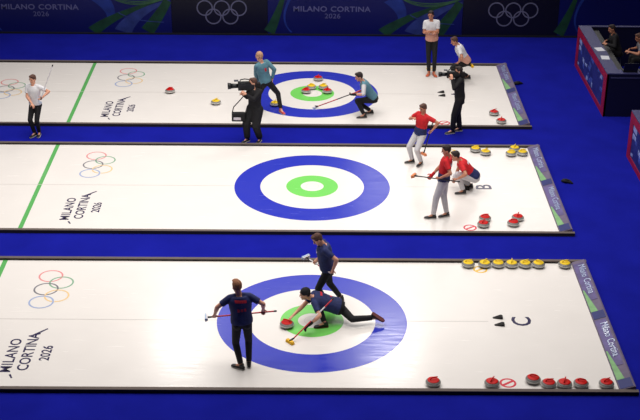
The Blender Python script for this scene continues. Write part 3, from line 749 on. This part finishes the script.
# the nearest sheet
p = P('skip', label='person in navy shirt and black trousers seen from behind, holding a broom level', top='navy', hair='hair_ginger', knee_hint=((-.5, .6, 0), (.1, 1, 0)),
      gax=((1, 0, .1), (1, 0, .1)), vox=.007, fit=2.3)
print_on(p, 'shoulder_print', -.115, .09, .405, .455, 'mark_red', tilt=.1)
for u in (-.075, -.02, .04): print_on(p, 'back_print', u-.02, u+.02, .235, .29, 'mark_red', tilt=.1, nx=5, ny=5)
broom(POSES['skip_b'][0], POSES['skip_b'][1], 'red-shafted broom with a pale head held level in front of the standing person in navy', 'b_red', 'b_pale', flat=False)
p = P('deliverer', label='person in navy shirt and black cap lunging low, one hand on a red stone', top='navy', cap='black_c', hair='hair_dark',
      foot_dir=(None, (.85, -.3, -.5)), foot_up=(None, (-.45, .3, -.85)), sole='sole_red', loose=1.0, knee_hint=((-.75, .3, .6), (.05, -.9, -.25)), glove=('black_c', None), gax=((.0, 1, 0), (0, 1, 0)), vox=.007, curl=.6, fit=2.2)
print_on(p, 'back_print', -.10, .06, .36, .40, 'mark_red'); print_on(p, 'back_print', -.09, -.02, .16, .20, 'mark_red')
broom(POSES['deliverer_b'][0], POSES['deliverer_b'][1], 'broom with a yellow pad resting on the ice under the lunging player', 'b_red', 'b_yellow', 'b_white')
p = P('sweeper', label='person in navy shirt standing head bowed at the top of the nearest rings', top='navy', hair='hair_brown', sole='sole_red', shoe='shoe_black', vox=.007, fit=2.2,
      gax=((1, -.4, -.3), (1, -.4, -.3)), knee_hint=((-1, .05, 0), (-1, 0, 0)))
print_on(p, 'chest_print', -.05, .07, .36, .40, 'mark_white', back=False)
broom(POSES['sweeper_b'][0], POSES['sweeper_b'][1], 'broom with pale blue and white head held up in front of the player looking down', 'b_white', 'b_pale', 'b_red', flat=False)

# the middle sheet
p = P('red_standing', label='person in red shirt and pale grey trousers standing and pointing a broom to the left', top='red_c', hem='navy', legs='pale_grey', hair='hair_dark', skin='skin_tan', glove=(None, 'red_c'), loose=1.12)
print_on(p, 'back_print', -.1, .1, .33, .40, 'mark_white')
broom(POSES['red_standing_b'][0], POSES['red_standing_b'][1], 'broom with an orange pad held out to the left by the standing red-shirted player', 'b_black', 'b_orange', flat=False)
p = P('red_crouch', label='person in red and navy shirt crouching behind the standing red-shirted player', top='red_c', hem='navy', legs='pale_grey', hair='hair_dark', skin='skin_tan', loose=1.12)
print_on(p, 'back_print', -.08, .1, .33, .39, 'mark_white')
p = P('red_far', label='farthest of the three people in red, standing with a hand raised towards the chin', top='red_c', hem='navy', legs='pale_grey', hair='hair_brown', skin='skin_tan', loose=1.12)
broom(POSES['red_far_b'][0], POSES['red_far_b'][1], 'broom with an orange pad held down beside the farther red-shirted player', 'b_black', 'b_orange')

# camera crew
def tv_camera(c, yaw, label, k=1.0):
    r = empty('video_camera', c, math.radians(yaw)); r.scale = (k, k, k); tag(r, label, 'video camera', 'video cameras')
    bm = bmesh.new(); box(bm, -.22, .12, -.055, .055, -.02, .15, .012); finish('camera_body', bm, M['black_p'], r)
    bm = bmesh.new(); cone(bm, (.12, 0, .07), (.26, 0, .07), .045, .052, 20, False, False); cone(bm, (.26, 0, .07), (.33, 0, .07), .062, .068, 20, False, False); finish('lens', bm, M['black_p'], r, True)
    bm = bmesh.new(); tube(bm, [(-.12, 0, .15), (-.11, 0, .2), (-.02, 0, .215), (.07, 0, .2), (.08, 0, .15)], .012, 8); finish('top_handle', bm, M['rubber'], r, True)
    bm = bmesh.new(); box(bm, -.02, .10, .06, .12, .11, .17, .01); finish('viewfinder', bm, M['black_p'], r)
    bm = bmesh.new(); box(bm, -.34, -.222, -.045, .045, -.01, .13, .01); finish('battery', bm, M['rubber'], r)
    bm = bmesh.new(); box(bm, .11, .2, -.02, .02, .165, .2, .006); finish('microphone_mount', bm, M['steel'], r)
    return r
P('camera_left', label='person in black filming from the blue strip, left of the farthest rings', top='black_c', sleeve='long', hair='hair_brown', sole='sole', loose=1.6, long_coat=True, curl=.5)
tv_camera((-1.72, 8.98, 1.37), 186, 'black video camera on the shoulder of the left camera operator', 1.22)
def bag(c, label):
    r = empty('shoulder_bag', c); tag(r, label, 'bag')
    bm = bmesh.new(); box(bm, -.17, .17, -.08, .08, 0, .22, .03); finish('bag_body', bm, M['black_c'], r, True)
    bm = bmesh.new(); box(bm, -.12, .06, -.088, -.079, .05, .12, .003); finish('pale_patch', bm, M['mark_white'], r)
    bm = bmesh.new(); tube(bm, [(-.16, 0, .2), (-.12, .02, .36), (.06, .06, .55), (.2, .1, .72)], .013, 8); finish('strap', bm, M['black_c'], r, True)
bag((-1.86, 8.86, .56), 'black bag with a pale patch hanging low in front of the left cameraman')
P('camera_right', label='person in black filming from the blue strip, right of the farthest rings', top='black_c', sleeve='long', hair='hair_dark', loose=1.3, long_coat=True, curl=.5)
tv_camera((3.52, 9.47, 1.55), 182, 'black video camera on the shoulder of the right camera operator')

# the farthest sheet
p = P('teal_standing', label='person in teal shirt and black trousers striding across the left side of the farthest rings', top='teal', sleeve='long', sleeve_m='teal', hair='hair_fair', shoe='shoe_red', knee_hint=((-.3, .8, 0), (.5, .5, 0)))
print_on(p, 'back_print', -.03, .03, .28, .37, 'mark_red')
p = P('teal_crouch', label='person in teal shirt with pale sleeves crouching at the right side of the farthest rings', top='teal', sleeve='short', sleeve_m='pale_grey', hair='hair_dark', glove=('black_c', None), gax=((-1, .6, -.5), None))
broom(POSES['teal_b'][0], POSES['teal_b'][1], 'dark red broom reaching down to the ice from the crouching teal player', 'b_red', 'b_pale', 'b_black')
P('white_standing', label='person in white and salmon shirt standing with folded arms by the back boards', top='white_c', hem='salmon', hair='hair_dark', skin='skin_tan', shoe='shoe_orange')
P('white_bending', label='person in white and salmon shirt bending forward behind the right cameraman', top='white_c', hem='salmon', hair='hair_brown', skin='skin_tan')
P('white_left', label='person in white shirt and black trousers standing on the blue strip at the far left', top='white_c', hair='hair_brown', curl=.6)
broom(POSES['white_left_b'][1], POSES['white_left_b'][0], 'pale grey broom slanting up beside the white-shirted person at the far left', 'b_white', 'b_pale', flat=False)

broom(POSES['bending_b'][0], POSES['bending_b'][1], 'broom with a yellow pad held under the arm of the person bending forward', 'b_black', 'b_yellow', flat=False)

# behind the desk
P('desk_black', label='person in black top sitting behind the scoring desk at top right', top='black_c', sleeve='long', hair='hair_dark', skin='skin_tan', curl=.5, vox=.009, loose=1.3)
P('desk_grey', label='person in grey top with bare forearms sitting at the right end of the scoring desk', top='grey_c', hair='hair_brown', skin='skin_tan', curl=.5, vox=.009)
stool(8.70, 13.60, 'high stool under the person in black behind the scoring desk')
stool(9.42, 13.00, 'high stool under the person in grey behind the scoring desk')

# small black things lying on the carpet
def pouch(x, y, a, label):
    r = empty('black_pouch', (x, y, CARPET), a); tag(r, label, 'pouch', 'black things on the carpet')
    bm = bmesh.new(); loft(bm, [ell_ring(V((t, .01*math.sin(t*30), z)), V((0, 1, 0)), V((0, 0, 1)), w, z - .002, 14) for t, w, z in ((-.15, .02, .015), (-.11, .055, .04), (-.03, .07, .05), (.05, .06, .04), (.11, .035, .03), (.15, .012, .012))])
    finish('pouch_body', bm, M['black_c'], r, True)
    bm = bmesh.new(); tube(bm, [(-.05, -.02, .095), (0, -.06, .11), (.05, -.02, .075)], .007, 6); finish('loop', bm, M['rubber'], r, True)
pouch(6.08, 6.52, -.5, 'small black pouch lying on the blue carpet to the right of the middle sheet')
pouch(5.87, 13.25, .3, 'small black pouch on the carpet against the outside of the farthest end board')

# ------------------------------------------------------------------ light
def area(name, loc, sx, sy, radiance, color=(1, .965, .93), aim=None, spread=180):
    l = bpy.data.lights.new(name, 'AREA'); l.shape = 'RECTANGLE'; l.size = sx; l.size_y = sy; l.energy = radiance * PI * sx * sy; l.color = color; l.spread = math.radians(spread)
    o = bpy.data.objects.new(name, l); COL.objects.link(o); o.location = loc
    if aim: o.rotation_euler = (V(aim) - V(loc)).to_track_quat('-Z', 'Y').to_euler()
    return o
area('arena_lights', (-1.5, 4.5, 11), 19, 15, 2.02, spread=130)
area('far_light_bank', (.8, 19.2, 11), 12, 4.6, 1.7)
area('far_light_bank', (8, 30, 11), 12, 9, 2.4)
area('spot_lamp', (2.75, 16.3, 11), 1.5, 1.1, 50)
area('spot_lamp', (-4.5, 16.7, 11), 1.3, 1.6, 34)
w = bpy.data.worlds.new('arena'); scn.world = w; w.use_nodes = True
w.node_tree.nodes['Background'].inputs['Color'].default_value = (.55, .6, 1, 1); w.node_tree.nodes['Background'].inputs['Strength'].default_value = .035

# ------------------------------------------------------------------ camera
cd = bpy.data.cameras.new('camera'); cam = bpy.data.objects.new('camera', cd); COL.objects.link(cam); scn.camera = cam
cd.sensor_width = 36; cd.sensor_fit = 'HORIZONTAL'; cd.lens = 1291.685 / 640 * 36; cd.clip_end = 200
m = Matrix(((0.9999422783, -0.0063413046, -0.0086734024), (-0.0050365735, 0.4364158756, -0.8997309690), (0.0094906786, 0.8997227191, 0.4363587485))).to_4x4()
m.translation = V((-0.0752773, -21.4592662, 12.7747474)); cam.matrix_world = m
scn.view_settings.view_transform = 'Standard'; scn.view_settings.look = 'None'; scn.view_settings.exposure = 0; scn.view_settings.gamma = 1
